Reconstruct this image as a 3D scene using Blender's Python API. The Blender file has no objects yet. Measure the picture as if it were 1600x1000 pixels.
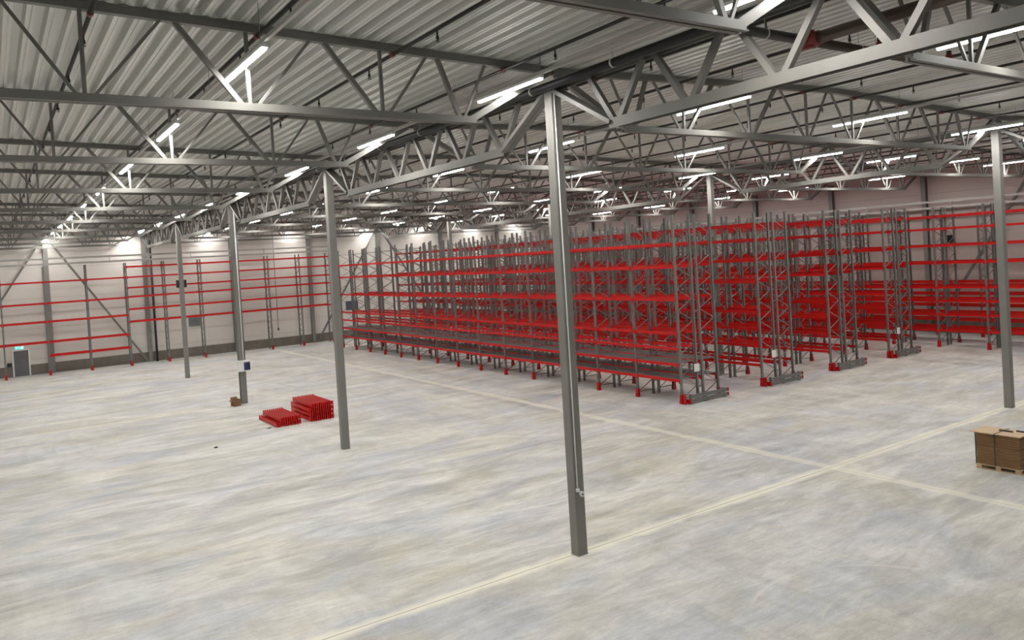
import bpy, math, random
from mathutils import Vector, Matrix
random.seed(7)
S = bpy.context.scene
COL = S.collection

# ------------------------------------------------------------------ camera, world, exposure
CAM_H, YAW, PITCH, ROLL = 6.7184, math.radians(34.424), math.radians(1.012), math.radians(-3.482)
FPX, CX, CY = 1217.76, 816.96, 421.9          # focal length and principal point for a 1600 x 1000 frame
fw = Vector((math.sin(YAW) * math.cos(PITCH), math.cos(YAW) * math.cos(PITCH), -math.sin(PITCH)))
rt = Vector((math.cos(YAW), -math.sin(YAW), 0)); up = rt.cross(fw)
c_, s_ = math.cos(ROLL), math.sin(ROLL)
r2, u2 = c_ * rt + s_ * up, -s_ * rt + c_ * up
cam = bpy.data.objects.new('camera', bpy.data.cameras.new('camera')); COL.objects.link(cam)
cam.matrix_world = Matrix(((r2.x, u2.x, -fw.x, 0), (r2.y, u2.y, -fw.y, 0), (r2.z, u2.z, -fw.z, CAM_H), (0, 0, 0, 1)))
cam.data.sensor_width = 36; cam.data.lens = 36 * FPX / 1600
cam.data.shift_x = -(CX - 800) / 1600; cam.data.shift_y = (CY - 500) / 1600
cam.data.clip_start = 0.05; cam.data.clip_end = 300
S.camera = cam
W = bpy.data.worlds.new('world'); S.world = W; W.use_nodes = True
W.node_tree.nodes['Background'].inputs[0].default_value = (0.5, 0.55, 0.6, 1)
W.node_tree.nodes['Background'].inputs[1].default_value = 0.0
S.view_settings.view_transform = 'Standard'; S.view_settings.look = 'None'
S.view_settings.gamma = 1; S.view_settings.use_curve_mapping = False
S.view_settings.exposure = 0.0
TUBE = 310.0                                    # what the tube lights give off

# ------------------------------------------------------------------ materials
def srgb(r, g, b):
    f = lambda c: (c / 255 / 12.92) if c / 255 <= .04045 else ((c / 255 + .055) / 1.055) ** 2.4
    return (f(r), f(g), f(b), 1)

def newmat(name):
    m = bpy.data.materials.new(name); m.use_nodes = True
    return m, m.node_tree, m.node_tree.nodes['Principled BSDF']

def N(nt, kind, **kw):
    n = nt.nodes.new(kind)
    for k, v in kw.items():
        if k in n.inputs: n.inputs[k].default_value = v
        else: setattr(n, k, v)
    return n

def mixc(nt, fac, a, b, blend='MIX'):
    n = nt.nodes.new('ShaderNodeMix'); n.data_type = 'RGBA'; n.blend_type = blend
    for k, v in ((0, fac), (6, a), (7, b)):
        if hasattr(v, 'links'): nt.links.new(v, n.inputs[k])
        else: n.inputs[k].default_value = v
    return n.outputs[2]

def mth(nt, op, a, b=None, clamp=False):
    n = nt.nodes.new('ShaderNodeMath'); n.operation = op; n.use_clamp = clamp
    for k, v in ((0, a), (1, b)):
        if v is None: continue
        if hasattr(v, 'links'): nt.links.new(v, n.inputs[k])
        else: n.inputs[k].default_value = v
    return n.outputs[0]

def simple(name, col, rough=.5, metal=0.0, vary=.12, scale=1.5, coat=0.0):
    m, nt, b = newmat(name)
    tc = N(nt, 'ShaderNodeNewGeometry')
    nz = N(nt, 'ShaderNodeTexNoise', Scale=scale, Detail=3.0)
    nt.links.new(tc.outputs['Position'], nz.inputs['Vector'])
    lo = tuple(c * (1 - vary) for c in col[:3]) + (1,); hi = tuple(min(1, c * (1 + vary)) for c in col[:3]) + (1,)
    nt.links.new(mixc(nt, nz.outputs[0], lo, hi), b.inputs['Base Color'])
    b.inputs['Roughness'].default_value = rough; b.inputs['Metallic'].default_value = metal
    if coat: b.inputs['Coat Weight'].default_value = coat
    return m

M = {}
M['paint'] = simple('grey_paint', (.165, .16, .147, 1), .5)
M['column'] = simple('column_paint', (.205, .20, .185, 1), .5)
M['galv'] = simple('galvanised', (.20, .205, .195, 1), .42, .3, .2, 6)
M['deckgrey'] = simple('shelf_grey', (.19, .20, .198, 1), .5, .2)
M['red'] = simple('red_paint', (.53, .0085, .006, 1), .42, 0, .12)
M['guardred'] = simple('guard_red', (.46, .009, .010, 1), .42, 0, .08)
for k_ in ('red', 'guardred'): M[k_].node_tree.nodes['Principled BSDF'].inputs['Specular IOR Level'].default_value = .28
M['pipeblack'] = simple('black_pipe', (.022, .024, .024, 1), .4)
M['pipebrown'] = simple('dark_pipe', (.085, .062, .048, 1), .38, .3)
M['pipegrey'] = simple('sprinkler_pipe', (.04, .037, .035, 1), .45, .3)
M['coupling'] = simple('red_coupling', (.17, .018, .012, 1), .4)
M['green'] = simple('green_band', (.02, .22, .12, 1), .5)
M['white'] = simple('white_plastic', (.80, .81, .79, 1), .45, 0, .03)
M['black'] = simple('black_plastic', (.012, .013, .014, 1), .45)
M['railgalv'] = simple('pale_rail', (.46, .45, .43, 1), .38, .3)
M['cardedge'] = simple('cardboard_edge', (.36, .22, .11, 1), .8, 0, .15, 4)
M['card'] = simple('cardboard', (.21, .115, .05, 1), .8, 0, .2, 4)
M['cardtop'] = simple('pale_cardboard', (.58, .43, .28, 1), .8, 0, .12, 3)
M['wood'] = simple('pallet_wood', (.55, .40, .24, 1), .75, 0, .2, 6)
M['louvre'] = simple('louvre_grey', (.26, .30, .31, 1), .5, .2)
M['louvreblue'] = simple('louvre_blue', (.13, .16, .23, 1), .5, .2)
M['door'] = simple('door_grey', (.13, .13, .14, 1), .5, 0, .05)
M['strap'] = simple('strap', (.03, .03, .03, 1), .5)

def emit(name, col, st, base=(.8, .8, .8, 1)):
    m, nt, b = newmat(name)
    b.inputs['Base Color'].default_value = base
    b.inputs['Emission Color'].default_value = col; b.inputs['Emission Strength'].default_value = st
    return m
M['tube'] = emit('tube_light', (1.0, .975, .93, 1), TUBE)
M['tubeside'] = emit('tube_side', (1.0, .975, .97, 1), 24.0)
M['exit'] = emit('exit_light', (.03, .60, .48, 1), 1.6, (.02, .25, .2, 1))
M['exitmark'] = emit('exit_mark', (.8, 1, .95, 1), 2.5)
M['screen'] = emit('screen_glow', (.015, .03, .12, 1), .5, (.01, .012, .03, 1))
M['screendark'] = emit('screen_dark', (.004, .012, .03, 1), .5, (.01, .012, .02, 1))

# roof sheet: galvanised corrugation
m, nt, b = newmat('roof_sheet'); M['roof'] = m
geo = N(nt, 'ShaderNodeNewGeometry'); mp = N(nt, 'ShaderNodeMapping'); mp.inputs['Scale'].default_value = (3.2, .12, 1)
nt.links.new(geo.outputs['Position'], mp.inputs[0])
nz = N(nt, 'ShaderNodeTexNoise', Scale=1.0, Detail=2.0); nt.links.new(mp.outputs[0], nz.inputs['Vector'])
nt.links.new(mixc(nt, nz.outputs[0], (.54, .55, .52, 1), (.86, .86, .83, 1)), b.inputs['Base Color'])
b.inputs['Roughness'].default_value = .36; b.inputs['Metallic'].default_value = .3

# wall: pale horizontal sandwich panels with fine lines
def wall_mat(name, ca, cb, line):
    m, nt, b = newmat(name)
    geo = N(nt, 'ShaderNodeNewGeometry'); sep = N(nt, 'ShaderNodeSeparateXYZ'); nt.links.new(geo.outputs['Position'], sep.inputs[0])
    fr = mth(nt, 'FRACT', mth(nt, 'DIVIDE', sep.outputs[2], 1.15)); seam = mth(nt, 'LESS_THAN', fr, .022)
    fine = mth(nt, 'LESS_THAN', mth(nt, 'FRACT', mth(nt, 'DIVIDE', sep.outputs[2], .1437)), .2)
    nz = N(nt, 'ShaderNodeTexNoise', Scale=.35, Detail=3.0); mp = N(nt, 'ShaderNodeMapping'); mp.inputs['Scale'].default_value = (.25, .25, 1.6)
    nt.links.new(geo.outputs['Position'], mp.inputs[0]); nt.links.new(mp.outputs[0], nz.inputs['Vector'])
    col = mixc(nt, nz.outputs[0], ca, cb)
    col = mixc(nt, mth(nt, 'MULTIPLY', fine, .10), col, line)
    col = mixc(nt, mth(nt, 'MULTIPLY', seam, .55), col, line)
    nt.links.new(col, b.inputs['Base Color']); b.inputs['Roughness'].default_value = .48
    return m
M['wall'] = wall_mat('panel_wall', (.62, .59, .55, 1), (.72, .69, .65, 1), (.33, .31, .29, 1))
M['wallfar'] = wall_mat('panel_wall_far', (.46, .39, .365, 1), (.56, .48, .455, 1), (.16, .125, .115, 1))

m, nt, b = newmat('plinth_concrete'); M['plinth'] = m
geo = N(nt, 'ShaderNodeNewGeometry'); sep = N(nt, 'ShaderNodeSeparateXYZ'); nt.links.new(geo.outputs['Position'], sep.inputs[0])
nz = N(nt, 'ShaderNodeTexNoise', Scale=1.4, Detail=4.0); nt.links.new(geo.outputs['Position'], nz.inputs['Vector'])
col = mixc(nt, nz.outputs[0], (.125, .11, .09, 1), (.22, .20, .17, 1))
seam = mth(nt, 'LESS_THAN', mth(nt, 'FRACT', mth(nt, 'DIVIDE', mth(nt, 'ADD', sep.outputs[0], sep.outputs[1]), 1.2)), .02)
nt.links.new(mixc(nt, mth(nt, 'MULTIPLY', seam, .5), col, (.05, .045, .04, 1)), b.inputs['Base Color']); b.inputs['Roughness'].default_value = .8

# floor: power-trowelled concrete, dust along the saw-cut joints, tyre arcs
m, nt, b = newmat('concrete_floor'); M['floor'] = m
geo = N(nt, 'ShaderNodeNewGeometry'); sep = N(nt, 'ShaderNodeSeparateXYZ'); nt.links.new(geo.outputs['Position'], sep.inputs[0])
X, Y = sep.outputs[0], sep.outputs[1]
def fnoise(sx, sy, scale, detail=4.0, rough=.55, dist=0.0, off=0.0):
    mp = N(nt, 'ShaderNodeMapping'); mp.inputs['Scale'].default_value = (sx, sy, 1); mp.inputs['Location'].default_value = (off, off * .7, 0)
    nt.links.new(geo.outputs['Position'], mp.inputs[0])
    n = N(nt, 'ShaderNodeTexNoise', Scale=scale, Detail=detail, Roughness=rough, Distortion=dist)
    nt.links.new(mp.outputs[0], n.inputs['Vector']); return n.outputs[0]
def ramp(v, lo, hi):
    r = N(nt, 'ShaderNodeMapRange'); r.inputs[1].default_value = lo; r.inputs[2].default_value = hi
    nt.links.new(v, r.inputs[0]); return r.outputs[0]
blot = ramp(fnoise(.8, 1.5, .30, 5, .6, 1.3), .38, .64)
hue = ramp(fnoise(.8, 1.3, .30, 4, .55, 1.0, 31), .38, .62)
stx = ramp(fnoise(.30, 1.15, 1.0, 6, .64, 1.4, 7), .32, .68)
sty = ramp(fnoise(1.15, .28, 1.0, 6, .64, 1.4, 17), .34, .70)
where = ramp(fnoise(1, 1, .07, 1, .5, 0, 3), .40, .60)
stk = mixc(nt, mth(nt, 'MULTIPLY', where, .55), stx, sty)
fine = ramp(fnoise(.6, 2.4, 3.2, 5, .7, .8, 11), .30, .70)
base = mixc(nt, hue, (.525, .505, .435, 1), (.47, .485, .515, 1))
shade = ramp(fnoise(.55, 1.2, .28, 5, .62, 1.2, 47), .46, .68)
base = mixc(nt, mth(nt, 'MULTIPLY', shade, .38), base, (.315, .31, .275, 1))
base = mixc(nt, mth(nt, 'MULTIPLY', blot, .6), base, (.74, .73, .70, 1))
tone = mth(nt, 'ADD', mth(nt, 'MULTIPLY', stk, .40), .78)
tone = mth(nt, 'ADD', tone, mth(nt, 'MULTIPLY', mth(nt, 'SUBTRACT', fine, .5), .30))
grain = fnoise(.8, 2.0, 16.0, 4, .75, .4, 23)
tone = mth(nt, 'ADD', tone, mth(nt, 'MULTIPLY', mth(nt, 'SUBTRACT', grain, .5), .42))
cmb = N(nt, 'ShaderNodeCombineColor')
for k in range(3): nt.links.new(tone, cmb.inputs[k])
base = mixc(nt, 1.0, base, cmb.outputs[0], 'MULTIPLY')
# lighter, dusty strips along the joints and the fine dark cut itself
jn = fnoise(1, 1, .9, 4, .6, .3, 5)
def joint(coord, at, wide, amount):
    global base
    d = mth(nt, 'ABSOLUTE', mth(nt, 'SUBTRACT', coord, at))
    d2 = mth(nt, 'ADD', d, mth(nt, 'MULTIPLY', mth(nt, 'SUBTRACT', jn, .5), wide * 1.7))
    r = N(nt, 'ShaderNodeMapRange'); r.inputs[1].default_value = wide; r.inputs[2].default_value = wide * .25
    nt.links.new(d2, r.inputs[0])
    base = mixc(nt, mth(nt, 'MULTIPLY', r.outputs[0], amount), base, (.86, .83, .71, 1))
    base = mixc(nt, mth(nt, 'MULTIPLY', mth(nt, 'LESS_THAN', d, .012), min(1, amount)), base, (.20, .19, .16, 1))
joint(X, 20.0, .27, .66); joint(Y, 13.83, .27, .80); joint(Y, 41.55, .3, .35); joint(Y, 19.9, .10, .25)
def arc(cx, cy, r0, w, colr, amount):
    global base
    dx = mth(nt, 'SUBTRACT', X, cx); dy = mth(nt, 'SUBTRACT', Y, cy)
    d = mth(nt, 'SQRT', mth(nt, 'ADD', mth(nt, 'MULTIPLY', dx, dx), mth(nt, 'MULTIPLY', dy, dy)))
    d = mth(nt, 'ABSOLUTE', mth(nt, 'SUBTRACT', d, r0))
    r = N(nt, 'ShaderNodeMapRange'); r.inputs[1].default_value = w; r.inputs[2].default_value = w * .3
    nt.links.new(d, r.inputs[0])
    base = mixc(nt, mth(nt, 'MULTIPLY', mth(nt, 'MULTIPLY', r.outputs[0], amount), ramp(jn, .42, .55)), base, colr)
dk, lt = (.30, .29, .27, 1), (.78, .75, .66, 1)
arc(7.2, 15.6, 1.3, .05, dk, 0.15); arc(7.0, 17.4, .9, .04, dk, 0.15); arc(6.1, 18.6, 1.6, .05, lt, 0.15)
arc(12.6, 7.4, 2.6, .05, lt, 0.35); arc(12.9, 6.6, 2.2, .04, lt, 0.25); arc(16.0, 17.0, 1.8, .06, dk, 0.17)
arc(14.0, 24.0, 2.2, .06, dk, 0.15); arc(9.5, 23.5, 1.4, .05, dk, 0.17); arc(17.5, 10.0, 3.0, .05, lt, 0.20); arc(3.5, 22, 2.4, .05, lt, 0.15)
nt.links.new(base, b.inputs['Base Color'])
rr = N(nt, 'ShaderNodeMapRange'); rr.inputs[3].default_value = .42; rr.inputs[4].default_value = .62
nt.links.new(fine, rr.inputs[0]); nt.links.new(rr.outputs[0], b.inputs['Roughness'])
b.inputs['Specular IOR Level'].default_value = .35

# ------------------------------------------------------------------ mesh building
class MB:
    def __init__(s): s.v, s.f = [], []
    def box(s, x0, y0, z0, x1, y1, z1):
        n = len(s.v)
        s.v += [(x0, y0, z0), (x1, y0, z0), (x1, y1, z0), (x0, y1, z0), (x0, y0, z1), (x1, y0, z1), (x1, y1, z1), (x0, y1, z1)]
        s.f += [tuple(n + i for i in q) for q in ((3, 2, 1, 0), (4, 5, 6, 7), (0, 1, 5, 4), (1, 2, 6, 5), (2, 3, 7, 6), (3, 0, 4, 7))]
        return s
    def prof(s, poly, p0, p1, upv=(0, 0, 1)):          # closed 2-D outline (side, up) swept from p0 to p1
        p0, p1 = Vector(p0), Vector(p1); d = (p1 - p0).normalized(); u = Vector(upv)
        if abs(d.dot(u)) > .98: u = Vector((0, 1, 0)) if abs(d.y) < .9 else Vector((1, 0, 0))
        a = d.cross(u).normalized(); w = a.cross(d)
        n, k = len(s.v), len(poly)
        for p in (p0, p1):
            for (i, j) in poly: s.v.append(tuple(p + a * i + w * j))
        for i in range(k):
            j = (i + 1) % k; s.f.append((n + i, n + j, n + k + j, n + k + i))
        s.f.append(tuple(n + i for i in reversed(range(k)))); s.f.append(tuple(n + k + i for i in range(k)))
        return s
    def bar(s, p0, p1, w, h, upv=(0, 0, 1)):
        return s.prof([(-w / 2, -h / 2), (w / 2, -h / 2), (w / 2, h / 2), (-w / 2, h / 2)], p0, p1, upv)
    def cyl(s, p0, p1, r, n=12):
        return s.prof([(r * math.cos(2 * math.pi * i / n), r * math.sin(2 * math.pi * i / n)) for i in range(n)], p0, p1)
    def mesh(s, name, mat, smooth=False):
        me = bpy.data.meshes.new(name); me.from_pydata(s.v, [], s.f); me.materials.append(mat)
        if smooth:
            for p in me.polygons: p.use_smooth = len(p.vertices) == 4
        me.update(); return me

def put(name, me, parent=None, loc=(0, 0, 0)):
    o = bpy.data.objects.new(name, me); COL.objects.link(o); o.location = loc
    if parent: o.parent = parent
    return o
def tag(o, label, cat, group=None, kind=None):
    o['label'] = label; o['category'] = cat
    if group: o['group'] = group
    if kind: o['kind'] = kind
    return o
def thing(name, label, cat, loc=(0, 0, 0), group=None):
    o = bpy.data.objects.new(name, None); COL.objects.link(o); o.location = loc; o.empty_display_size = .2
    return tag(o, label, cat, group)
def struct(name, me, label=None, cat=None):
    o = put(name, me); o['kind'] = 'structure'
    if label: o['label'] = label; o['category'] = cat
    return o
def dup(root, loc, label=None):
    r = root.copy(); COL.objects.link(r); r.location = loc
    if label: r['label'] = label
    for ch in list(root.children):
        c = ch.copy(); COL.objects.link(c); c.parent = r
        for g in list(ch.children):
            d = g.copy(); COL.objects.link(d); d.parent = c
    return r
ORD = ['first', 'second', 'third', 'fourth', 'fifth', 'sixth', 'seventh', 'eighth', 'ninth', 'tenth', 'eleventh', 'twelfth', 'thirteenth', 'fourteenth',
       'fifteenth', 'sixteenth', 'seventeenth', 'eighteenth', 'nineteenth', 'twentieth']

# ------------------------------------------------------------------ places (metres; x towards the far racks, y towards the back wall)
XC, XD, SPAN = 10.53, 31.03, 20.5
Y0, YS, YH = 13.80, 13.89, 6.945
YW, XW, XL, YN = 69.85, 51.98, -10.2, -7.3            # back wall, far wall, near side wall, wall behind
MID = [XC - SPAN / 2, XC + SPAN / 2, XD + SPAN / 2]
ZB, ZT = 9.585, 10.76                                  # truss bottom chord, top chord at the supports (centre lines)
def zroof(x):                                          # underside of the roof sheet
    k = min(MID, key=lambda q: abs(q - x)); return ZT + .085 + .30 * (1 - abs(x - k) / (SPAN / 2))

# ------------------------------------------------------------------ shell
fl = MB(); fl.box(XL - .2, YN - .2, -.2, XW + .2, YW + .2, 0)
struct('floor', fl.mesh('floor', M['floor']), 'pale power-trowelled concrete floor with two crossing joints', 'floor')
for nm, bx in (('wall_back', (XL, YW, 0, XW, YW + .2, 11.6)), ('wall_right', (XW, YN, 0, XW + .2, YW, 11.6)),
               ('wall_left', (XL - .2, YN, 0, XL, YW, 11.6)), ('wall_front', (XL, YN - .2, 0, XW, YN, 11.6))):
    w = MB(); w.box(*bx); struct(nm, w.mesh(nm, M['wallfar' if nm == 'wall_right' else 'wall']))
DX0, DX1, DH = 1.22, 2.16, 1.92
pb = MB(); pb.box(XL, YW - .06, 0, DX0 - .09, YW - .001, .78); pb.box(DX1 + .09, YW - .06, 0, XW, YW - .001, .78)
struct('baseboard_back', pb.mesh('baseboard_back', M['plinth']), 'dark concrete plinth along the pale back wall', 'plinth')
pb = MB(); pb.box(XW - .06, YN, 0, XW - .001, YW - .06, .78)
struct('baseboard_right', pb.mesh('baseboard_right', M['plinth']))
# corrugated roof sheet
rf = MB(); pitch = .3045
xs = []
x = XL
prof = [(0, 0), (.05, 0), (.057, .014), (.073, .014), (.08, 0), (.13, 0), (.158, .155), (.2765, .155)]
while x < XW + .1:
    for dx, dz in prof: xs.append((x + dx, dz))
    x += pitch
for (x, dz) in xs:
    z = zroof(x) + dz
    rf.v += [(x, YN, z), (x, YW + .1, z)]
for i in range(len(xs) - 1): rf.f.append((2 * i, 2 * i + 2, 2 * i + 3, 2 * i + 1))
n = len(rf.v)
for (x, dz) in ((XL, 0), (MID[0], 0), (XC, 0), (MID[1], 0), (XD, 0), (MID[2], 0), (XW + .2, 0)):
    z = zroof(x) + .24; rf.v += [(x, YN, z), (x, YW + .1, z)]
for i in range(6): rf.f.append((n + 2 * i, n + 2 * i + 2, n + 2 * i + 3, n + 2 * i + 1))
struct('ceiling', rf.mesh('ceiling', M['roof']), 'corrugated galvanised roof sheeting with ribs', 'ceiling')

# ------------------------------------------------------------------ roof trusses
H2 = SPAN / 2
def chord_profile(flip=False):
    q = -1 if flip else 1
    p = [(-.105, -.075), (-.022, -.075), (-.022, -.02), (.022, -.02), (.022, -.075), (.105, -.075), (.105, -.058), (.07, -.058), (.07, .07), (-.07, .07), (-.07, -.058), (-.105, -.058)]
    return p if not flip else [(a, -b_) for a, b_ in reversed(p)]
truss_parts = []
tp = MB()
tp.prof(chord_profile(True), (-H2 + .02, 0, ZT), (0, 0, ZT + .30)); tp.prof(chord_profile(True), (0, 0, ZT + .30), (H2 - .02, 0, ZT))
truss_parts.append(('top_chord', tp.mesh('top_chord', M['paint'])))
bc = MB(); bc.prof(chord_profile(), (-H2 + 2.05, 0, ZB), (H2 - 2.05, 0, ZB))
truss_parts.append(('bottom_chord', bc.mesh('bottom_chord', M['paint'])))
def zt(x): return ZT + .30 * (1 - abs(x) / H2) - .06
for sg in (-1, 1):
    for nx in (1.13, 3.65, 6.15):
        mb = MB(); mb.bar((sg * nx, 0, ZB + .04), (sg * nx, 0, zt(nx)), .06, .06, (1, 0, 0)); truss_parts.append(('vertical_strut', mb.mesh('vertical_strut', M['paint'])))
    for bx, tx, w in ((1.03, .10, .05), (1.25, 2.28, .05), (3.52, 2.50, .085), (3.78, 4.78, .05), (6.02, 5.05, .085), (6.28, 7.15, .05), (7.85, 7.40, .085), (7.95, 8.52, .05)):
        mb = MB(); mb.bar((sg * bx, 0, ZB + .03), (sg * tx, 0, zt(tx)), w, w, (0, 1, 0)); truss_parts.append(('diagonal_strut', mb.mesh('diagonal_strut', M['paint'])))
    mb = MB(); mb.bar((sg * (H2 - 2.15), 0, ZB + .01), (sg * (H2 - .12), 0, ZT - .05), .13, .11, (0, 1, 0)); truss_parts.append(('end_strut', mb.mesh('end_strut', M['paint'])))
proto = None
WHERE = ['over the open floor', 'between the two column lines', 'over the racks past the far columns']
for si, (mx, k0) in enumerate(((MID[0], -1), (MID[1], -1), (MID[2], 0))):
    for n_, k in enumerate(range(k0, 9)):
        lab = f'{ORD[n_]} grey roof truss from the camera {WHERE[si]}'
        loc = (mx, Y0 + YH * k - (.12 if k == 8 else 0), 0)
        if proto is None:
            proto = thing('roof_truss', lab, 'roof truss', loc, 'grey lattice roof trusses')
            for nm, me in truss_parts: put(nm, me, proto)
        else: dup(proto, loc, lab)

# ------------------------------------------------------------------ main girders along the column lines
ZG0, ZG1 = 9.27, 10.43
gp = []
gb = [(-.11, -.09), (.11, -.09), (.11, -.072), (.012, -.072), (.012, .072), (.11, .072), (.11, .09), (-.11, .09), (-.11, .072), (-.012, .072), (-.012, -.072), (-.11, -.072)]
hside = [(-.10, -.10), (-.085, -.10), (-.085, -.012), (.085, -.012), (.085, -.10), (.10, -.10), (.10, .10), (.085, .10), (.085, .012), (-.085, .012), (-.085, .10), (-.10, .10)]
g = MB(); g.prof(hside, (0, .01, ZG1), (0, YS - .01, ZG1)); gp.append(('top_chord', g.mesh('girder_top_chord', M['paint'])))
g = MB(); g.prof(hside, (0, 1.95, ZG0), (0, YS - 1.95, ZG0)); gp.append(('bottom_chord', g.mesh('girder_bottom_chord', M['paint'])))
nb = 5; bn = [2.1 + (YS - 4.2) * i / nb for i in range(nb + 1)]
for i, yb in enumerate(bn):
    for sgn in (-1, 1):
        yt = yb + sgn * .80
        mb = MB(); mb.bar((0, yb + sgn * .10, ZG0 + .08), (0, yt, ZG1 - .08), .11, .11, (1, 0, 0)); gp.append(('diagonal_strut', mb.mesh('girder_diagonal', M['paint'])))
for y_in, y_out in ((2.0, .16), (YS - 2.0, YS - .16)):
    mb = MB()
    for dx in (-.075, .075): mb.bar((dx, y_in, ZG0 + .02), (dx, y_out, ZG1 - .12), .09, .14, (1, 0, 0))
    gp.append(('end_diagonal', mb.mesh('girder_end_diagonal', M['paint'])))
gproto = None
for li, (xx, nm) in enumerate(((XC, 'along the near column line'), (XD, 'along the far column line'))):
    for j in range(-1, 4):
        lab = f'{ORD[j + 1]} deep grey lattice girder from the camera {nm}'
        loc = (xx, Y0 + YS * j, 0)
        if gproto is None:
            gproto = thing('lattice_girder', lab, 'girder', loc, 'deep lattice girders on the columns')
            for a, me in gp: put(a, me, gproto)
        else: dup(gproto, loc, lab)

# ------------------------------------------------------------------ columns
def rounded(w, r=.02, n=3):
    out = []
    for cx, cy, a0 in ((w - r, w - r, 0), (-w + r, w - r, 90), (-w + r, -w + r, 180), (w - r, -w + r, 270)):
        for i in range(n + 1):
            t = math.radians(a0 + 90 * i / n); out.append((cx + r * math.cos(t), cy + r * math.sin(t)))
    return out
cs = MB(); cs.prof(rounded(.135), (0, 0, .012), (0, 0, 10.31)); tube_me = cs.mesh('column_shaft', M['column'])
hp = [(-.15, -.15), (.15, -.15), (.15, -.13), (.012, -.13), (.012, .13), (.15, .13), (.15, .15), (-.15, .15), (-.15, .13), (-.012, .13), (-.012, -.13), (-.15, -.13)]
ch = MB(); ch.prof(hp, (0, 0, .012), (0, 0, 10.31)); hcol_me = ch.mesh('column_shaft_h', M['column'])
cp = MB(); cp.box(-.142, -.142, 0, .142, .142, .012)
base_me = cp.mesh('base_plate', M['column'])
cp = MB(); cp.box(-.16, -.16, 10.31, .16, .16, 10.33)
cap_me = cp.mesh('cap_plate', M['paint'])
cols = [(XC, 0, 'nearest grey square steel column with a thin white conduit', 't'), (XC, 1, 'grey square steel column beside the red beam stacks', 't'),
        (XC, 2, 'grey steel column carrying the white screen terminal', 'h'), (XC, 3, 'grey steel column with two small black loudspeakers high up', 't'),
        (XD, 0, 'grey square steel column beside the cardboard pallet', 't'), (XD, 1, 'grey square column standing in the second rack row, its foot in sight', 't'),
        (XD, 2, 'grey square column in the second rack row, behind the nearest column', 't'), (XD, 3, 'grey square column in the second rack row nearest the back wall', 't')]
for xx, j, lab, kd in cols:
    t = thing('steel_column', lab, 'column', (xx, Y0 + YS * j, 0), 'free-standing steel columns')
    put('column_shaft', tube_me if kd == 't' else hcol_me, t); put('base_plate', base_me, t); put('cap_plate', cap_me, t)

# wall columns
wc = MB(); wc.prof(hp, (0, 0, 0), (0, 0, 10.45)); wcol_me = wc.mesh('wall_column', M['column'])
gx = [3.70, 10.53, 17.37, 24.20, 31.03, 37.87, 44.70]
glab = ['grey wall column at the back wall where two braces meet over the exit door', 'grey wall column at the back wall beside the black downpipe', 'third grey wall column from the exit door along the back wall',
        'grey wall column at the back wall by the end of the wall rack', 'grey back wall column with two braces above the racks', 'grey back wall column two places from the far corner', 'grey back wall column next to the far corner']
for xx, lab in zip(gx, glab): tag(put('wall_column', wcol_me, None, (xx, YW - .17, 0)), lab, 'column', 'columns against the back wall')
wch = MB(); wch.prof([(b_, a) for a, b_ in hp], (0, 0, 0), (0, 0, 10.55)); wcolr_me = wch.mesh('wall_column_side', M['column'])
for n_, k in enumerate(range(1, 8)):
    tag(put('wall_column', wcolr_me, None, (XW - .17, Y0 + YH * k, 0)), f'{ORD[n_]} grey column along the far wall behind the racks, counted toward the back wall', 'column', 'columns along the far wall')
def brace(p0, p1, lab):
    mb = MB(); mb.bar(p0, p1, .14, .14); tag(put('wall_brace', mb.mesh('wall_brace', M['paint'])), lab, 'brace', 'diagonal wall braces')
yb_ = YW - .45
brace((3.95, yb_, 10.15), (10.30, yb_, .07), 'long diagonal grey wall brace falling toward the black downpipe')
brace((3.45, yb_, 10.15), (-2.9, yb_, .07), 'long diagonal grey wall brace crossing above the exit door')
brace((30.8, yb_, 10.15), (24.45, yb_, .07), 'diagonal grey brace rising behind the end of the wall rack')
brace((31.25, yb_, 10.15), (37.6, yb_, .07), 'diagonal grey brace behind the racks falling toward the far corner')
brace((XW - .42, 21.0, 10.1), (XW - .42, 27.45, .07), 'diagonal grey brace on the far wall beside the column by the cardboard pallet')

# ------------------------------------------------------------------ door, exit sign, wall fittings
d = MB(); d.box(DX0, YW - .07, .01, DX1, YW - .002, DH)
dr = struct('door_1', d.mesh('door_1', M['door']), 'dark grey exit door in the back wall under the green sign', 'door')
mb = MB(); mb.box(DX0 + .07, YW - .12, .86, DX0 + .20, YW - .07, .90); put('door_handle', mb.mesh('door_handle', M['galv']), dr)
mb = MB(); mb.box(DX0 - .09, YW - .09, 0, DX0, YW - .001, DH + .09); mb.box(DX1, YW - .09, 0, DX1 + .09, YW - .001, DH + .09); mb.box(DX0, YW - .09, DH, DX1, YW - .001, DH + .09)
put('door_frame', mb.mesh('door_frame', M['white']), dr)
ex = thing('exit_sign', 'small green lit exit sign above the grey door', 'exit sign', (1.62, YW - .06, 2.14))
mb = MB(); mb.box(-.30, 0, -.12, .30, .058, .12); put('sign_case', mb.mesh('sign_case', M['white']), ex)
mb = MB(); mb.box(-.27, -.008, -.095, .27, 0, .095); put('sign_face', mb.mesh('sign_face', M['exit']), ex)
mb = MB()                                             # white figure, arrow and doorway
mb.box(-.20, -.014, .04, -.17, -.008, .075); mb.bar((-.19, -.011, .035), (-.17, -.011, -.02), .006, .035, (0, 1, 0)); mb.bar((-.17, -.011, -.02), (-.12, -.011, -.07), .006, .022, (0, 1, 0)); mb.bar((-.17, -.011, -.02), (-.22, -.011, -.06), .006, .022, (0, 1, 0))
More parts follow.
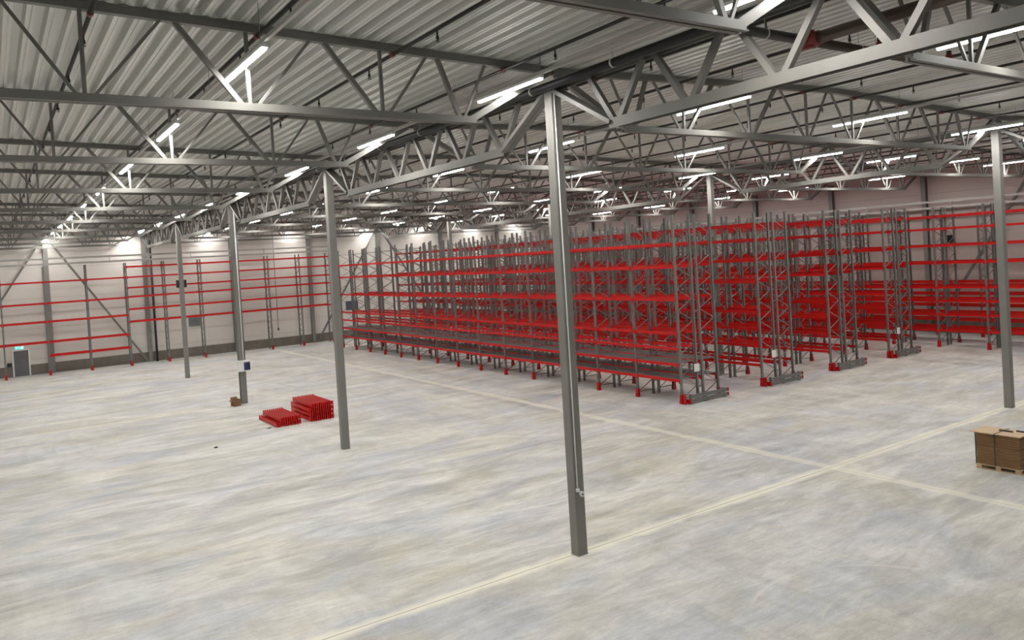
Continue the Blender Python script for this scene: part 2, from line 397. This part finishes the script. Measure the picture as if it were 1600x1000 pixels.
mb.bar((-.24, -.011, .01), (-.13, -.011, .02), .006, .02, (0, 1, 0)); mb.bar((-.06, -.011, 0), (.08, -.011, 0), .006, .03, (0, 1, 0)); mb.bar((.03, -.011, .05), (.09, -.011, 0), .006, .028, (0, 1, 0)); mb.bar((.03, -.011, -.05), (.09, -.011, 0), .006, .028, (0, 1, 0)); mb.box(.14, -.014, -.08, .22, -.008, .08)
put('pictogram', mb.mesh('pictogram', M['exitmark']), ex)
mb = MB(); mb.box(.78, YW - .16, .80, 1.08, YW - .061, 1.06); mb.box(.82, YW - .175, .90, 1.04, YW - .16, .96)
tag(put('switch_box', mb.mesh('switch_box', M['black'])), 'small dark switch box on the plinth beside the exit door', 'switch box')
def louvre(x0, z0, w, h, mat, lab):
    t = thing('louvre_grille', lab, 'grille', (x0, YW - .001, z0))
    f = MB(); f.box(0, -.06, 0, w, 0, .04); f.box(0, -.06, h - .04, w, 0, h); f.box(0, -.06, .04, .04, 0, h - .04); f.box(w - .04, -.06, .04, w, 0, h - .04); put('grille_frame', f.mesh('grille_frame', mat), t)
    s = MB(); s.box(.04, -.02, .04, w - .04, 0, h - .04)
    k = .06
    while k < h - .1:
        s.prof([(-.03, -.012), (.03, -.012), (.03, .0), (-.03, .0)], (.04, -.035, k + .03), (w - .04, -.035, k + .03), (0, .5, .86)); k += .085
    put('slat_panel', s.mesh('slat_panel', mat), t)
louvre(13.6, 2.52, .95, .86, M['louvre'], 'grey louvred grille low on the back wall under the wall rack beams')
louvre(27.5, 2.66, 1.2, .84, M['louvreblue'], 'blue-grey louvred grille on the back wall seen through the first rack')
# two long pale rails above the wall racks
def rails(p0, p1, off, lab):
    t = thing('wall_rail', lab, 'rail', (0, 0, 0)); prf = [(-.03, -.07), (.03, -.07), (.03, -.05), (-.012, -.05), (-.012, .05), (.03, .05), (.03, .07), (-.03, .07)]
    for dz in (0, .40):
        mb = MB(); mb.prof(prf, (p0[0], p0[1], p0[2] + dz), (p1[0], p1[1], p1[2] + dz)); put('rail', mb.mesh('rail', M['railgalv']), t)
    P0, P1 = Vector(p0), Vector(p1); n_ = int((P1 - P0).length / 5.5)
    for i in range(1, n_):
        q = P0.lerp(P1, i / n_); mb = MB()
        mb.bar(q + Vector((0, 0, -.10)), q + Vector((0, 0, .50)), .05, .09, off); mb.bar(q + Vector((0, 0, 0)), q + Vector(off) * 1.0, .06, .06); mb.bar(q + Vector((0, 0, .4)), q + Vector((0, 0, .4)) + Vector(off) * 1.0, .06, .06)
        put('bracket', mb.mesh('bracket', M['railgalv']), t)
rails((-4, 67.95, 8.27), (25.6, 67.95, 8.27), (0, .9, 0), 'pair of pale steel rails above the rack along the back wall')
rails((50.75, 8, 8.22), (50.75, 66, 8.22), (.9, 0, 0), 'pair of pale steel rails above the rack along the far wall')
# cable drop beside the wall rack
t = thing('pull_cord', 'thin dark cable hanging down the back wall between two rack frames', 'cable', (20.8, 68.95, 0))
mb = MB(); mb.cyl((0, 0, 1.7), (0, 0, 10.7), .022, 8); put('cable', mb.mesh('cable', M['pipegrey'], True), t)
mb = MB(); mb.box(-.06, -.04, 1.5, .06, .04, 1.72); put('push_button_box', mb.mesh('push_button_box', M['pipegrey']), t)
mb = MB(); mb.box(-.18, -.12, -.26, .18, .14, .26); mb.box(-.15, -.15, -.22, .15, -.12, .22)
tag(put('wall_loudspeaker', mb.mesh('wall_loudspeaker', M['black']), None, (XW - .145, 26.2, 6.15)), 'small black loudspeaker box on the far wall behind the last rack', 'loudspeaker')
for dx, lab in ((-.235, 'small black loudspeaker on the side of the back column toward the exit door'), (.235, 'small black loudspeaker on the side of the back column toward the racks')):
    t = thing('column_loudspeaker', lab, 'loudspeaker', (XC + dx, Y0 + YS * 3, 6.02), 'black loudspeakers on the back column')
    mb = MB(); mb.box(-.07, -.12, 0, .07, .12, .50); put('speaker_cabinet', mb.mesh('speaker_cabinet', M['black']), t)
    mb = MB(); mb.box(-.10 if dx > 0 else .05, -.03, .2, -.05 if dx > 0 else .10, .03, .3); put('bracket', mb.mesh('speaker_bracket', M['black']), t)

# ------------------------------------------------------------------ pallet racking
BAY, YR0, PW = 2.75, 23.75, .10
def post_profile():
    a, dpt = .05, .045
    return [(-a, dpt), (-a, -dpt), (-.018, -dpt), (-.018, -dpt + .018), (.018, -dpt + .018), (.018, -dpt), (a, -dpt), (a, dpt), (a - .02, dpt), (a - .02, -dpt + .028), (-a + .02, -dpt + .028), (-a + .02, dpt)]
def make_post(h, flip):
    mb = MB(); p = post_profile()
    if flip: p = [(x, -y) for x, y in reversed(p)]
    # profile open side inward; first axis along the aisle
    k = len(p); n = len(mb.v)
    for z in (.0, h):
        for (i, j) in p: mb.v.append((j, i, z))
    for i in range(k):
        q = (i + 1) % k; mb.f.append((i, i + k, q + k, q))
    mb.f.append(tuple(range(k))); mb.f.append(tuple(k + i for i in reversed(range(k))))
    mb.box(-.07, -.07, 0, .07, .07, .008)
    return mb
def make_brace(depth, h):
    mb = MB(); z, side = .22, 0
    mb.bar((.03, 0, z), (depth - .03, 0, z), .03, .03)
    while z + .47 < h - .15:
        a, b_ = (.03, depth - .03) if side == 0 else (depth - .03, .03)
        mb.bar((a, 0, z), (b_, 0, z + .47), .034, .022, (0, 1, 0)); z += .47; side ^= 1
    mb.bar((.03, 0, z), (depth - .03, 0, z), .03, .03)
    return mb
def merge(*ms):
    r = MB()
    for q, off in ms:
        n = len(r.v); r.v += [(a + off[0], b_ + off[1], c + off[2]) for a, b_, c in q.v]; r.f += [tuple(n + i for i in f) for f in q.f]
    return r
HP, DP = 8.1, .97
p_front = make_post(HP, False).mesh('post', M['galv']); p_back = make_post(HP, True).mesh('post', M['galv'])
br_me = make_brace(DP, HP).mesh('frame_bracing', M['galv'])
whole_me = merge((make_brace(DP, HP), (0, 0, 0)), (make_post(HP, False), (0, 0, 0)), (make_post(HP, True), (DP, 0, 0))).mesh('upright_frame', M['galv'])
# beam, running along +y from one frame to the next, seen face on -x
def beam_mb(L, h=.125, t=.05):
    mb = MB()
    prf = [(-t / 2, -h / 2), (t / 2, -h / 2), (t / 2, h / 2 - .03), (t / 2 - .02, h / 2 - .03), (t / 2 - .02, h / 2), (-t / 2, h / 2)]
    mb.prof(prf, (0, .055, 0), (0, L - .055, 0))
    for y in (.052, L - .058): mb.box(-t / 2 - .012, y, -h / 2 - .06, t / 2, y + .006, h / 2 + .03); mb.box(-t / 2 - .014, y - .03, -h / 2 - .06, -t / 2 - .008, y + .03, h / 2 + .03)
    return mb
bmb = beam_mb(BAY); beam_me = bmb.mesh('beam', M['red'])
def turned(mb, fn):
    r = MB(); r.v = [fn(v) for v in mb.v]; r.f = [tuple(reversed(f)) for f in mb.f]; return r
bmb_b = turned(bmb, lambda v: (-v[0], v[1], v[2])); beamb_me = bmb_b.mesh('beam', M['red'])
def guard_mb():
    mb = MB()
    mb.prof([(-.085, 0), (.085, 0), (.085, .15), (.06, .20), (.06, .38), (-.06, .38), (-.06, .20), (-.085, .15)], (-.085, 0, 0), (-.072, 0, 0))
    for s in (-1, 1):
        mb.prof([(-.065, 0), (.075, 0), (.075, .15), (.045, .20), (.045, .38), (-.065, .38), (-.065, .2)], (-.01, s * .066, 0), (-.01, s * .078, 0))
    mb.box(-.10, -.10, 0, .07, .10, .012)
    return mb
gm = guard_mb(); guard_me = gm.mesh('foot_guard', M['guardred'])
guardb_me = turned(gm, lambda v: (-v[0], v[1], v[2])).mesh('foot_guard', M['guardred'])
deck = MB(); dkw = (BAY - .12)
for i in range(24): deck.box(.03, .07 + dkw * i / 24, -.010, DP - .03, .07 + dkw * (i + .58) / 24, .010)
for x_ in (.03, .46, DP - .06): deck.box(x_, .07, -.022, x_ + .03, .07 + dkw, -.0101)
deck_me = deck.mesh('deck_panel', M['deckgrey'])
CAMV = Vector((0, 0, CAM_H))

def rack_run(root, x0, ys, levels_of, faces, depth_sign=1, detailed=99, beam_cap=100, axis='y'):
    """faces: list of (x offset of the run's front post). Local coordinates of root; returns nothing."""
    cand = []
    for fi, (off, guard_side) in enumerate(faces):
        for i, y in enumerate(ys):
            if i < detailed:
                f = put('upright_frame', br_me, root, (off, y, 0)); put('post', p_front, f); put('post', p_back, f, (DP, 0, 0))
            else: put('upright_frame', whole_me, root, (off, y, 0))
            if guard_side < 0: put('foot_guard', guard_me, root, (off, y, 0))
            else: put('foot_guard', guardb_me, root, (off + DP, y, 0))
        for i in range(len(ys) - 1):
            for z in levels_of(i):
                cand.append((off - .02, ys[i], z, False)); cand.append((off + DP + .02, ys[i], z, True))
    o = root.location
    cand.sort(key=lambda c: (Vector((o.x + c[0], o.y + c[1] + BAY / 2, c[2])) - CAMV).length + (3.0 if c[3] else 0))
    for (bx, by, bz, bk) in cand[:beam_cap]: put('beam', beamb_me if bk else beam_me, root, (bx, by, bz))
    if len(cand) > beam_cap:
        mb = merge(*[((bmb_b if bk else bmb), (bx, by, bz)) for (bx, by, bz, bk) in cand[beam_cap:]])
        r = put('beam', mb.mesh('beam_rest', M['red']), root); r['kind'] = 'stuff'; r['label'] = 'all the red beams farther back in this rack'

ROWX = [24.12, 29.42, 34.75, 40.0, 45.25]
ROWLAB = ['nearest long double rack row with grey shelf decks on its two lowest levels', 'second long double pallet rack row, just behind the decked row, red beams',
          'third long double pallet rack row with red beams, counted from the open floor', 'fourth long double pallet rack row with red beams, counted from the open floor',
          'fifth double pallet rack row, reaching past the others behind the column']
LV1 = [.98, 1.66, 2.35, 3.0, 4.46, 5.87, 6.85]; LV2 = [.97, 1.88, 2.68, 3.46, 4.87, 5.87, 6.84, 7.56]
for ri, rx in enumerate(ROWX):
    n0 = -4 if ri == 4 else 0
    ys = [BAY * i for i in range(n0, 15)]
    t = thing('pallet_rack', ROWLAB[ri], 'pallet rack', (rx, YR0, 0), 'long double pallet rack rows')
    rack_run(t, rx, ys, (lambda i: LV1) if ri == 0 else (lambda i: LV2), [(0, -1), (1.31, 1)], detailed=99 if ri < 2 else 6)
    if ri == 0:
        for off in (0, 1.31):
            for z in (.98, 1.66):
                for y in ys[:-1]: put('deck_panel', deck_me, t, (off, y, z + .075))
    # row spacers between the two runs
    sp = MB()
    for y in ys:
        for z in (.6, 3.9, 7.2): sp.bar((DP + .04, y, z), (1.27, y, z), .03, .05)
    put('row_spacer', sp.mesh('row_spacer', M['galv']), t)

# small white placards on the frame ends
for sx_, sz_, lab in ((25.02, 1.45, 'small white placard at the end of the decked rack row'), (30.24, 1.42, 'small white placard at the end of the second rack row'), (40.9, 1.40, 'small white placard at the end of the fourth rack row')):
    t = thing('rack_placard', lab, 'sign', (sx_, YR0 - .075, sz_), 'white placards on the rack ends')
    mb = MB(); mb.box(-.15, -.012, -.17, .15, 0, .17); put('plate', mb.mesh('placard_plate', M['white']), t)
    mb = MB(); mb.box(.02, 0, -.12, .06, .028, -.09); mb.box(.02, 0, .09, .06, .028, .12); put('clip', mb.mesh('placard_clip', M['galv']), t)

# the end barriers on the floor
GL = ['grey double-rail end barrier with red corner at the decked rack row', 'grey double-rail end barrier at the second rack row', 'grey double-rail end barrier at the third rack row', 'grey double-rail end barrier at the fourth rack row']
def sigma(h): return [(-.025, -h), (.025, -h), (.025, -h * .35), (.0, -h * .2), (.0, h * .2), (.025, h * .35), (.025, h), (-.025, h)]
for gi in range(4):
    t = thing('end_barrier', GL[gi], 'barrier', (ROWX[gi], YR0 - .36, 0), 'end barriers of the rack rows')
    for z in (.125, .315):
        mb = MB(); mb.prof(sigma(.075), (.16, 0, z), (2.45, 0, z)); put('rail', mb.mesh('barrier_rail', M['galv']), t)
        mb = MB(); mb.box(2.45, -.04, z - .075, 2.51, .04, z + .075); put('end_cap', mb.mesh('end_cap', M['guardred']), t)
    for x in (.22, 1.15, 2.3):
        mb = MB(); mb.box(x - .05, .03, 0, x + .05, .12, .41); mb.box(x - .09, .0, 0, x + .09, .16, .012); put('barrier_post', mb.mesh('barrier_post', M['galv']), t)
    mb = MB(); mb.box(-.09, .20, 0, .04, .215, .43); mb.box(-.09, .05, 0, -.075, .20, .43); mb.box(.04, -.045, .03, .15, -.028, .22); mb.box(.04, -.028, .03, .055, .20, .22)
    put('corner_guard', mb.mesh('corner_guard', M['guardred']), t)

# rack along the back wall (built on x) : the same parts turned by 90 degrees
t = thing('pallet_rack', 'single rack along the back wall, thin red beams, over the exit door', 'pallet rack', (.66, 67.9, 0))
t.rotation_euler = (0, 0, math.radians(90))
# with the turn, local +y -> world -x, local +x -> world +y
def lv_wall(i):                                        # i counts bays from the far end toward the door
    wx = 9 - 1 - i                                     # bay number seen from the door
    if wx <= 0: return [2.47, 3.98, 5.36, 6.95]
    if wx <= 2: return [1.44, 2.47, 3.98, 5.36, 6.95]
    return [3.44, 4.42, 5.40, 6.12, 6.95, 7.77]
rack_run(t, 0, [-BAY * 9 + BAY * i for i in range(0, 11)], lambda i: lv_wall(i) if i < 9 else [2.47, 3.98, 5.36, 6.95], [(0, -1)], detailed=99, beam_cap=130)

t = thing('pallet_rack', 'single low-beamed rack standing against the far wall behind the other racks', 'pallet rack', (50.45, YR0, 0))
rack_run(t, 50.45, [BAY * i for i in range(-4, 15)], lambda i: [1.02, 1.95, 2.68, 3.42], [(0, -1)], detailed=6)

# ------------------------------------------------------------------ tube lights and their rails
LX = [-2.1, 3.82, 9.38, 15.5, 22.5, 29.88, 35.63, 41.6, 47.1]
LROW = ['nearest the side wall', 'over the open floor', 'beside the near lattice girder', 'just past the near lattice girder', 'midway between the column lines',
        'beside the far lattice girder', 'over the third rack row', 'over the fourth rack row', 'over the fifth rack row']
ZL = 10.30
lh = MB(); lh.prof([(-.055, -.03), (.055, -.03), (.055, .02), (.03, .04), (-.03, .04), (-.055, .02)], (0, -1.22, 0), (0, 1.22, 0)); lh_me = lh.mesh('light_housing', M['white'])
lt_ = MB(); lt_.prof([(-.040, -.032), (-.040, -.056), (-.032, -.066), (.032, -.066), (.040, -.056), (.040, -.032)], (0, -1.2, 0), (0, 1.2, 0)); lt_me = lt_.mesh('diffuser', M['tubeside']); lt_me.materials.append(M['tube'])
for p_ in lt_me.polygons: p_.material_index = 1 if p_.center.z < -.0655 else 0
for ri, lx in enumerate(LX):
    t = thing('light_rail', f'pale mounting rail of the light row {LROW[ri]}', 'rail', (lx, 0, ZL), 'mounting rails of the tube lights')
    mb = MB(); mb.prof([(-.03, -.03), (.03, -.03), (.03, .035), (-.03, .035)], (0, YN + 1, .072), (0, YW - .6, .072)); put('channel', mb.mesh('channel', M['railgalv']), t)
    mb = MB()
    y = 2.2
    while y < YW - 1:
        mb.cyl((0, y, .1), (0, y, zroof(lx) - ZL + .05), .006, 5); y += YH / 2
    put('hanger_wires', mb.mesh('hanger_wires', M['galv']), t)
    for n_, k in enumerate(range(-1, 9)):
        y = 13.62 + YH * k
        if ri == 2: y += .2
        if k == 8: y = 68.3
        g_ = thing('tube_light', f'{ORD[n_]} lit tube light from the camera in the row {LROW[ri]}', 'light', (lx, y, ZL), 'tube lights under the roof')
        put('light_housing', lh_me, g_); put('diffuser', lt_me, g_)

# ------------------------------------------------------------------ sprinkler lines
hd = MB(); hd.cyl((0, 0, 0), (0, 0, -.10), .018, 6); hd.cyl((0, 0, -.10), (0, 0, -.16), .03, 6); hd.cyl((0, 0, -.19), (0, 0, -.20), .035, 8); hd.bar((0, .012, -.16), (0, .012, -.195), .008, .008); hd.bar((0, -.012, -.16), (0, -.012, -.195), .008, .008)
head_me = hd.mesh('sprinkler_head', M['pipegrey'])
cl = MB(); cl.cyl((0, -.05, 0), (0, .05, 0), .05, 10); cl.box(-.014, -.014, .03, .014, .014, .10); clamp_me = cl.mesh('pipe_clamp', M['coupling'])
sx = [1.56, 4.12, 6.69, 9.25] + [XC + 1.25 + 2.57 * i for i in range(8)] + [XD + 1.25 + 2.57 * i for i in range(8)]
SN = ['over the open floor', 'between the column lines', 'over the far racks']
cnt = {}
for i, x in enumerate(sx):
    s_i = 0 if x < XC else 1 if x < XD else 2
    cnt[s_i] = cnt.get(s_i, -1) + 1
    z = zroof(x) - .20
    t = thing('sprinkler_pipe', f'{ORD[cnt[s_i]]} thin dark sprinkler pipe {SN[s_i]}, counted toward the far wall', 'pipe', (x, 0, z), 'thin sprinkler pipes under the roof')
    mb = MB(); mb.cyl((0, 1.0 if s_i < 2 else 9, 0), (0, YW - 1.2, 0), .036, 8); put('pipe', mb.mesh('pipe', M['pipegrey'], True), t)
    for k in range(-3, 17):
        y = 11.95 + 2.95 * k
        if s_i == 2 and y < 17: continue
        put('sprinkler_head', head_me, t, (0, y, -.02))
    for k in range(-1, 2):
        if s_i < 2: put('pipe_clamp', clamp_me, t, (0, Y0 + YH * k - .03, .0))

# ------------------------------------------------------------------ big pipes
t = thing('drain_pipe', 'thick black roof drain pipe along the near girder, dropping down the back wall', 'pipe', (0, 0, 0))
mb = MB(); xp, zp = XC - .30, 10.36
mb.cyl((xp, 2, zp), (xp, 68.9, zp), .085, 14); put('pipe', mb.mesh('drain_run', M['pipeblack'], True), t)
mb = MB(); mb.cyl((xp, 68.9, zp + .03), (XC + .42, 69.25, 9.75), .085, 14); mb.cyl((XC + .42, 69.25, 9.85), (XC + .42, 69.25, 0), .09, 14); put('downpipe', mb.mesh('downpipe', M['pipeblack'], True), t)
y = 3.2; ring = MB()
while y < 67: 
    ring = MB(); ring.cyl((xp, y, zp), (xp, y + .04, zp), .093, 14); ring.bar((xp, y + .02, zp + .08), (xp, y + .02, zp + .4), .012, .012)
    put('pipe_ring', ring.mesh('pipe_ring', M['railgalv']), t); y += 1.95 * 1.4
t = thing('sprinkler_main', 'thick dark sprinkler main crossing under the trusses with a red coupling', 'pipe', (0, 0, 0))
zm, ym = 10.18, 8.36
mb = MB(); mb.cyl((9.2, ym, zm), (11.95, ym, zm), .085, 14); put('pipe', mb.mesh('main_dark', M['pipegrey'], True), t)
mb = MB(); mb.cyl((12.15, ym, zm), (40.0, ym, zm), .085, 14); put('pipe', mb.mesh('main_brown', M['pipebrown'], True), t)
mb = MB(); mb.cyl((12.06, ym, zm), (12.06, -3, zm), .105, 14); put('branch_pipe', mb.mesh('branch_pipe', M['pipebrown'], True), t)
mb = MB(); mb.cyl((11.84, ym, zm), (12.26, ym, zm), .115, 14); mb.cyl((12.06, ym - .24, zm), (12.06, ym, zm), .125, 14)
for a in (0, 1, 2, 3): mb.box(11.98 + .05 * (a % 2), ym - .15, zm + (-.15 if a < 2 else .10), 12.01 + .05 * (a % 2), ym + .12, zm + (-.10 if a < 2 else .15))
put('coupling', mb.mesh('coupling', M['coupling'], True), t)
mb = MB(); mb.cyl((11.70, ym, zm), (11.83, ym, zm), .09, 14); put('green_band', mb.mesh('green_band', M['green'], True), t)
for x, z1 in ((10.9, 11.0), (13.6, 11.0), (15.6, 11.0), (14.32, 10.75), (16.9, 10.85)):
    mb = MB()
    if z1 == 11.0: mb.cyl((x, ym, zm), (x + .03, ym, zm), .092, 12); mb.cyl((x + .015, ym, zm + .08), (x + .015, ym, zroof(x) + .02), .007, 5); put('pipe_hanger', mb.mesh('pipe_hanger', M['railgalv']), t)
    else:
        mb.cyl((x, ym, zm), (x, ym, zm + .30), .05, 10); put('riser', mb.mesh('riser', M['pipegrey'], True), t)
        mb = MB(); mb.cyl((x, ym, zm + .10), (x, ym, zm + .22), .068, 10); put('riser_coupling', mb.mesh('riser_coupling', M['coupling'], True), t)

# ------------------------------------------------------------------ fittings on the columns
t = thing('wall_socket', 'white socket and thin white conduit on the nearest column', 'socket', (XC - .07, Y0 - .135, 0))
mb = MB(); mb.cyl((0, -.018, 1.46), (0, -.018, 10.25), .016, 8); put('conduit', mb.mesh('conduit', M['white'], True), t)
mb = MB(); mb.box(-.035, -.05, 1.44, .035, 0, 1.51); put('cable_gland', mb.mesh('cable_gland', M['white']), t)
mb = MB(); mb.cyl((.10, 0, 1.37), (.10, -.07, 1.37), .06, 16); put('socket_body', mb.mesh('socket_body', M['white'], True), t)
mb = MB(); mb.cyl((.10, -.07, 1.37), (.10, -.074, 1.37), .022, 12); put('socket_hole', mb.mesh('socket_hole', M['black']), t)
t = thing('screen_terminal', 'white box with dark blue screen fixed to the third column', 'terminal', (XC, Y0 + YS * 2 - .15, 1.70))
mb = MB(); mb.box(-.30, -.36, 0, .32, -.002, .50); mb.box(-.33, -.40, .50, .36, -.002, .535); put('cabinet', mb.mesh('cabinet', M['white']), t)
mb = MB(); mb.box(-.02, -.372, .05, .29, -.36, .45); put('screen', mb.mesh('screen', M['screen']), t)
mb = MB(); mb.box(.13, -.376, .07, .27, -.372, .43); put('screen_pane', mb.mesh('screen_pane', M['screendark']), t)
t = thing('column_conduit', 'pair of pale pipes running up the column above the screen terminal', 'conduit', (XC + .06, Y0 + YS * 2 - .19, 0))
mb = MB(); mb.cyl((0, 0, 2.25), (0, 0, 10.2), .03, 10); put('pipe', mb.mesh('conduit_pipe', M['white'], True), t)
mb = MB(); mb.cyl((.075, 0, 2.25), (.075, 0, 10.2), .022, 10); put('pipe', mb.mesh('conduit_pipe_b', M['galv'], True), t)

# ------------------------------------------------------------------ things on the floor
t = thing('cardboard_box', 'small open cardboard box on the floor at the foot of the terminal column', 'box', (10.01, 41.15, 0))
mb = MB(); w, dd, h = .19, .17, .33
mb.box(-w, -dd, 0, w, dd, .01); mb.box(-w, -dd, .01, w, -dd + .008, h); mb.box(-w, dd - .008, .01, w, dd, h); mb.box(-w, -dd + .008, .01, -w + .008, dd - .008, h); mb.box(w - .008, -dd + .008, .01, w, dd - .008, h); put('carton_body', mb.mesh('carton_body', M['card']), t)
mb = MB(); mb.bar((-w, 0, h), (-w - .09, 0, h - .08), .33, .008, (0, 0, 1)); mb.bar((0, dd, h), (0, dd + .06, h + .1), .36, .008, (0, 0, 1)); put('flap', mb.mesh('flap', M['card']), t)
t.rotation_euler = (0, 0, math.radians(12))
mb = MB(); mb.box(-.16, -.10, -.13, .12, .08, .13)
tag(put('wrapped_packet', merge((mb, (0, 0, 0))).mesh('wrapped_packet', M['white']), None, (10.0, 41.16, .145)), 'white packet inside the small open cardboard box', 'packet')

# stacks of red rack beams lying on the floor
pm = MB(); L = 2.62
pm.prof([(-.022, 0), (.022, 0), (.022, .11), (.006, .11), (.006, .14), (-.022, .14)], (0, .01, .03), (0, L - .01, .03))
for y in (0, L - .012): pm.box(-.026, y, .0, .026, y + .012, .19); pm.box(.014, y - (.05 if y > 1 else 0), .0, .026, y + (.012 if y > 1 else .062), .19)
loose_me = pm.mesh('rack_beam', M['red'])
def stack(x0, y0, rows, pitch_x, h, names):
    for li, (i0, i1) in enumerate(rows):
        for i in range(i0, i1):
            o = put('rack_beam', loose_me, None, (x0 + i * pitch_x + random.uniform(-.004, .004), y0 + random.uniform(-.02, .02), li * h))
            tag(o, names[1][li], 'rack beam', names[0])
stack(9.84, 33.76, [(0, 12), (2, 12)], .094, .197, ('red beams of the low stack', ['red rack beam lying in the bottom layer of the lower red stack', 'red rack beam lying in the top layer of the lower red stack']))
stack(11.34, 33.74, [(0, 12), (0, 12), (0, 12), (1, 12)], .094, .197, ('red beams of the high stack', ['red rack beam in the lowest layer of the taller red stack', 'red rack beam in the second layer up of the taller red stack', 'red rack beam in the third layer up of the taller red stack', 'red rack beam in the top layer of the taller red stack']))
mb = MB(); mb.box(-.10, -.05, 0, .10, .04, .012); mb.box(.02, .04, 0, .07, .12, .02)
tag(put('metal_scrap', mb.mesh('metal_scrap', M['black']), None, (9.55, 33.9, 0)), 'scrap of dark metal on the floor beside the lower red stack', 'scrap')
mb = MB(); mb.prof([(-.04, 0), (.05, 0), (.02, .05), (-.02, .03)], (-.06, 0, 0), (.06, .03, 0))
tag(put('metal_scrap', mb.mesh('metal_scrap_b', M['black']), None, (6.9, 31.9, 0)), 'tiny dark scrap alone on the open floor', 'scrap')

# pallet with cardboard sheets
PX, PY = 22.98, 10.42
t = thing('wooden_pallet', 'wooden pallet under the stacked cardboard sheets', 'pallet', (PX, PY, 0))
for y in (-.50, 0, .50):
    for x in (-.33, 0, .33):
        mb = MB(); mb.box(x - .05, y - .07, .022, x + .05, y + .07, .10); put('block', mb.mesh('pallet_block', M['wood']), t)
for x in (-.33, 0, .33): mb = MB(); mb.box(x - .05, -.6, 0, x + .05, .6, .022); put('bottom_board', mb.mesh('bottom_board', M['wood']), t)
for y in (-.50, 0, .50): mb = MB(); mb.box(-.4, y - .07, .10, .4, y + .07, .118); put('cross_board', mb.mesh('cross_board', M['wood']), t)
for x in (-.345, -.17, 0, .17, .345): mb = MB(); mb.box(x - .05, -.6, .118, x + .05, .6, .140); put('top_board', mb.mesh('top_board', M['wood']), t)
NS, z = 26, .1405
hs = (1.015 - z) / NS
for i in range(NS):
    jx, jy = random.uniform(-.012, .012), random.uniform(-.008, .008)
    hi = hs * (1.6 if i % 2 == 0 else .4)
    mb = MB(); mb.box(-.375, -.565, 0, .375, .55, hi - .004); mb.box(-.355, -.545, hi - .004, .355, .53, hi)
    o = put('cardboard_sheet', mb.mesh('cardboard_sheet', M['cardedge' if i < 15 and i % 2 else 'card']), None, (PX + jx, PY + jy, z)); z += hi
    tag(o, 'brown folded cardboard sheet in the stack on the wooden pallet', 'cardboard', 'folded cardboard sheets on the pallet')
for (a, c, e, f, lab) in ((-.44, .02, .42, .70, 'pale cardboard cover sheet overhanging the far end of the pallet stack'), (-.41, -.40, .40, .018, 'pale cardboard cover sheet in the middle of the pallet stack'), (-.40, -.60, .40, -.402, 'pale cardboard cover sheet at the near end of the pallet stack')):
    mb = MB(); mb.box(a, c, 0, e, f, .022); tag(put('cover_sheet', mb.mesh('cover_sheet', M['cardtop']), None, (PX, PY, z + .001)), lab, 'cardboard', 'cover sheets on the pallet')
z += .024
for dx, dy, lab in ((.05, -.05, 'dark strip lying on the middle cover sheet of the pallet'), (.22, -.42, 'dark strip lying on the cover sheets near the end of the pallet')):
    mb = MB(); mb.box(-.03, -.17, 0, .03, .17, .035); tag(put('dark_strip', mb.mesh('dark_strip', M['strap']), None, (PX + dx, PY + dy, z)), lab, 'strip')
t = thing('packing_strap', 'dark packing strap around the cardboard stack on the pallet', 'strap', (PX, PY, 0))
mb = MB(); mb.box(-.452, .03, .145, -.442, .055, z - .001); mb.box(.442, .03, .145, .452, .055, z - .001); mb.box(-.452, .03, z, .452, .055, z + .006); put('band', mb.mesh('band', M['strap']), t)
for (yy, lab) in ((.585, 'white edge post standing at the far end of the cardboard stack'),):
    mb = MB(); mb.box(-.385, yy - .02, .1405, -.345, yy + .0, 1.012); mb.box(-.385, yy - .02, .1405, -.379, yy + .0, 1.012)
    tag(put('edge_post', mb.mesh('edge_post', M['white']), None, (PX, PY, 0)), lab, 'edge post')
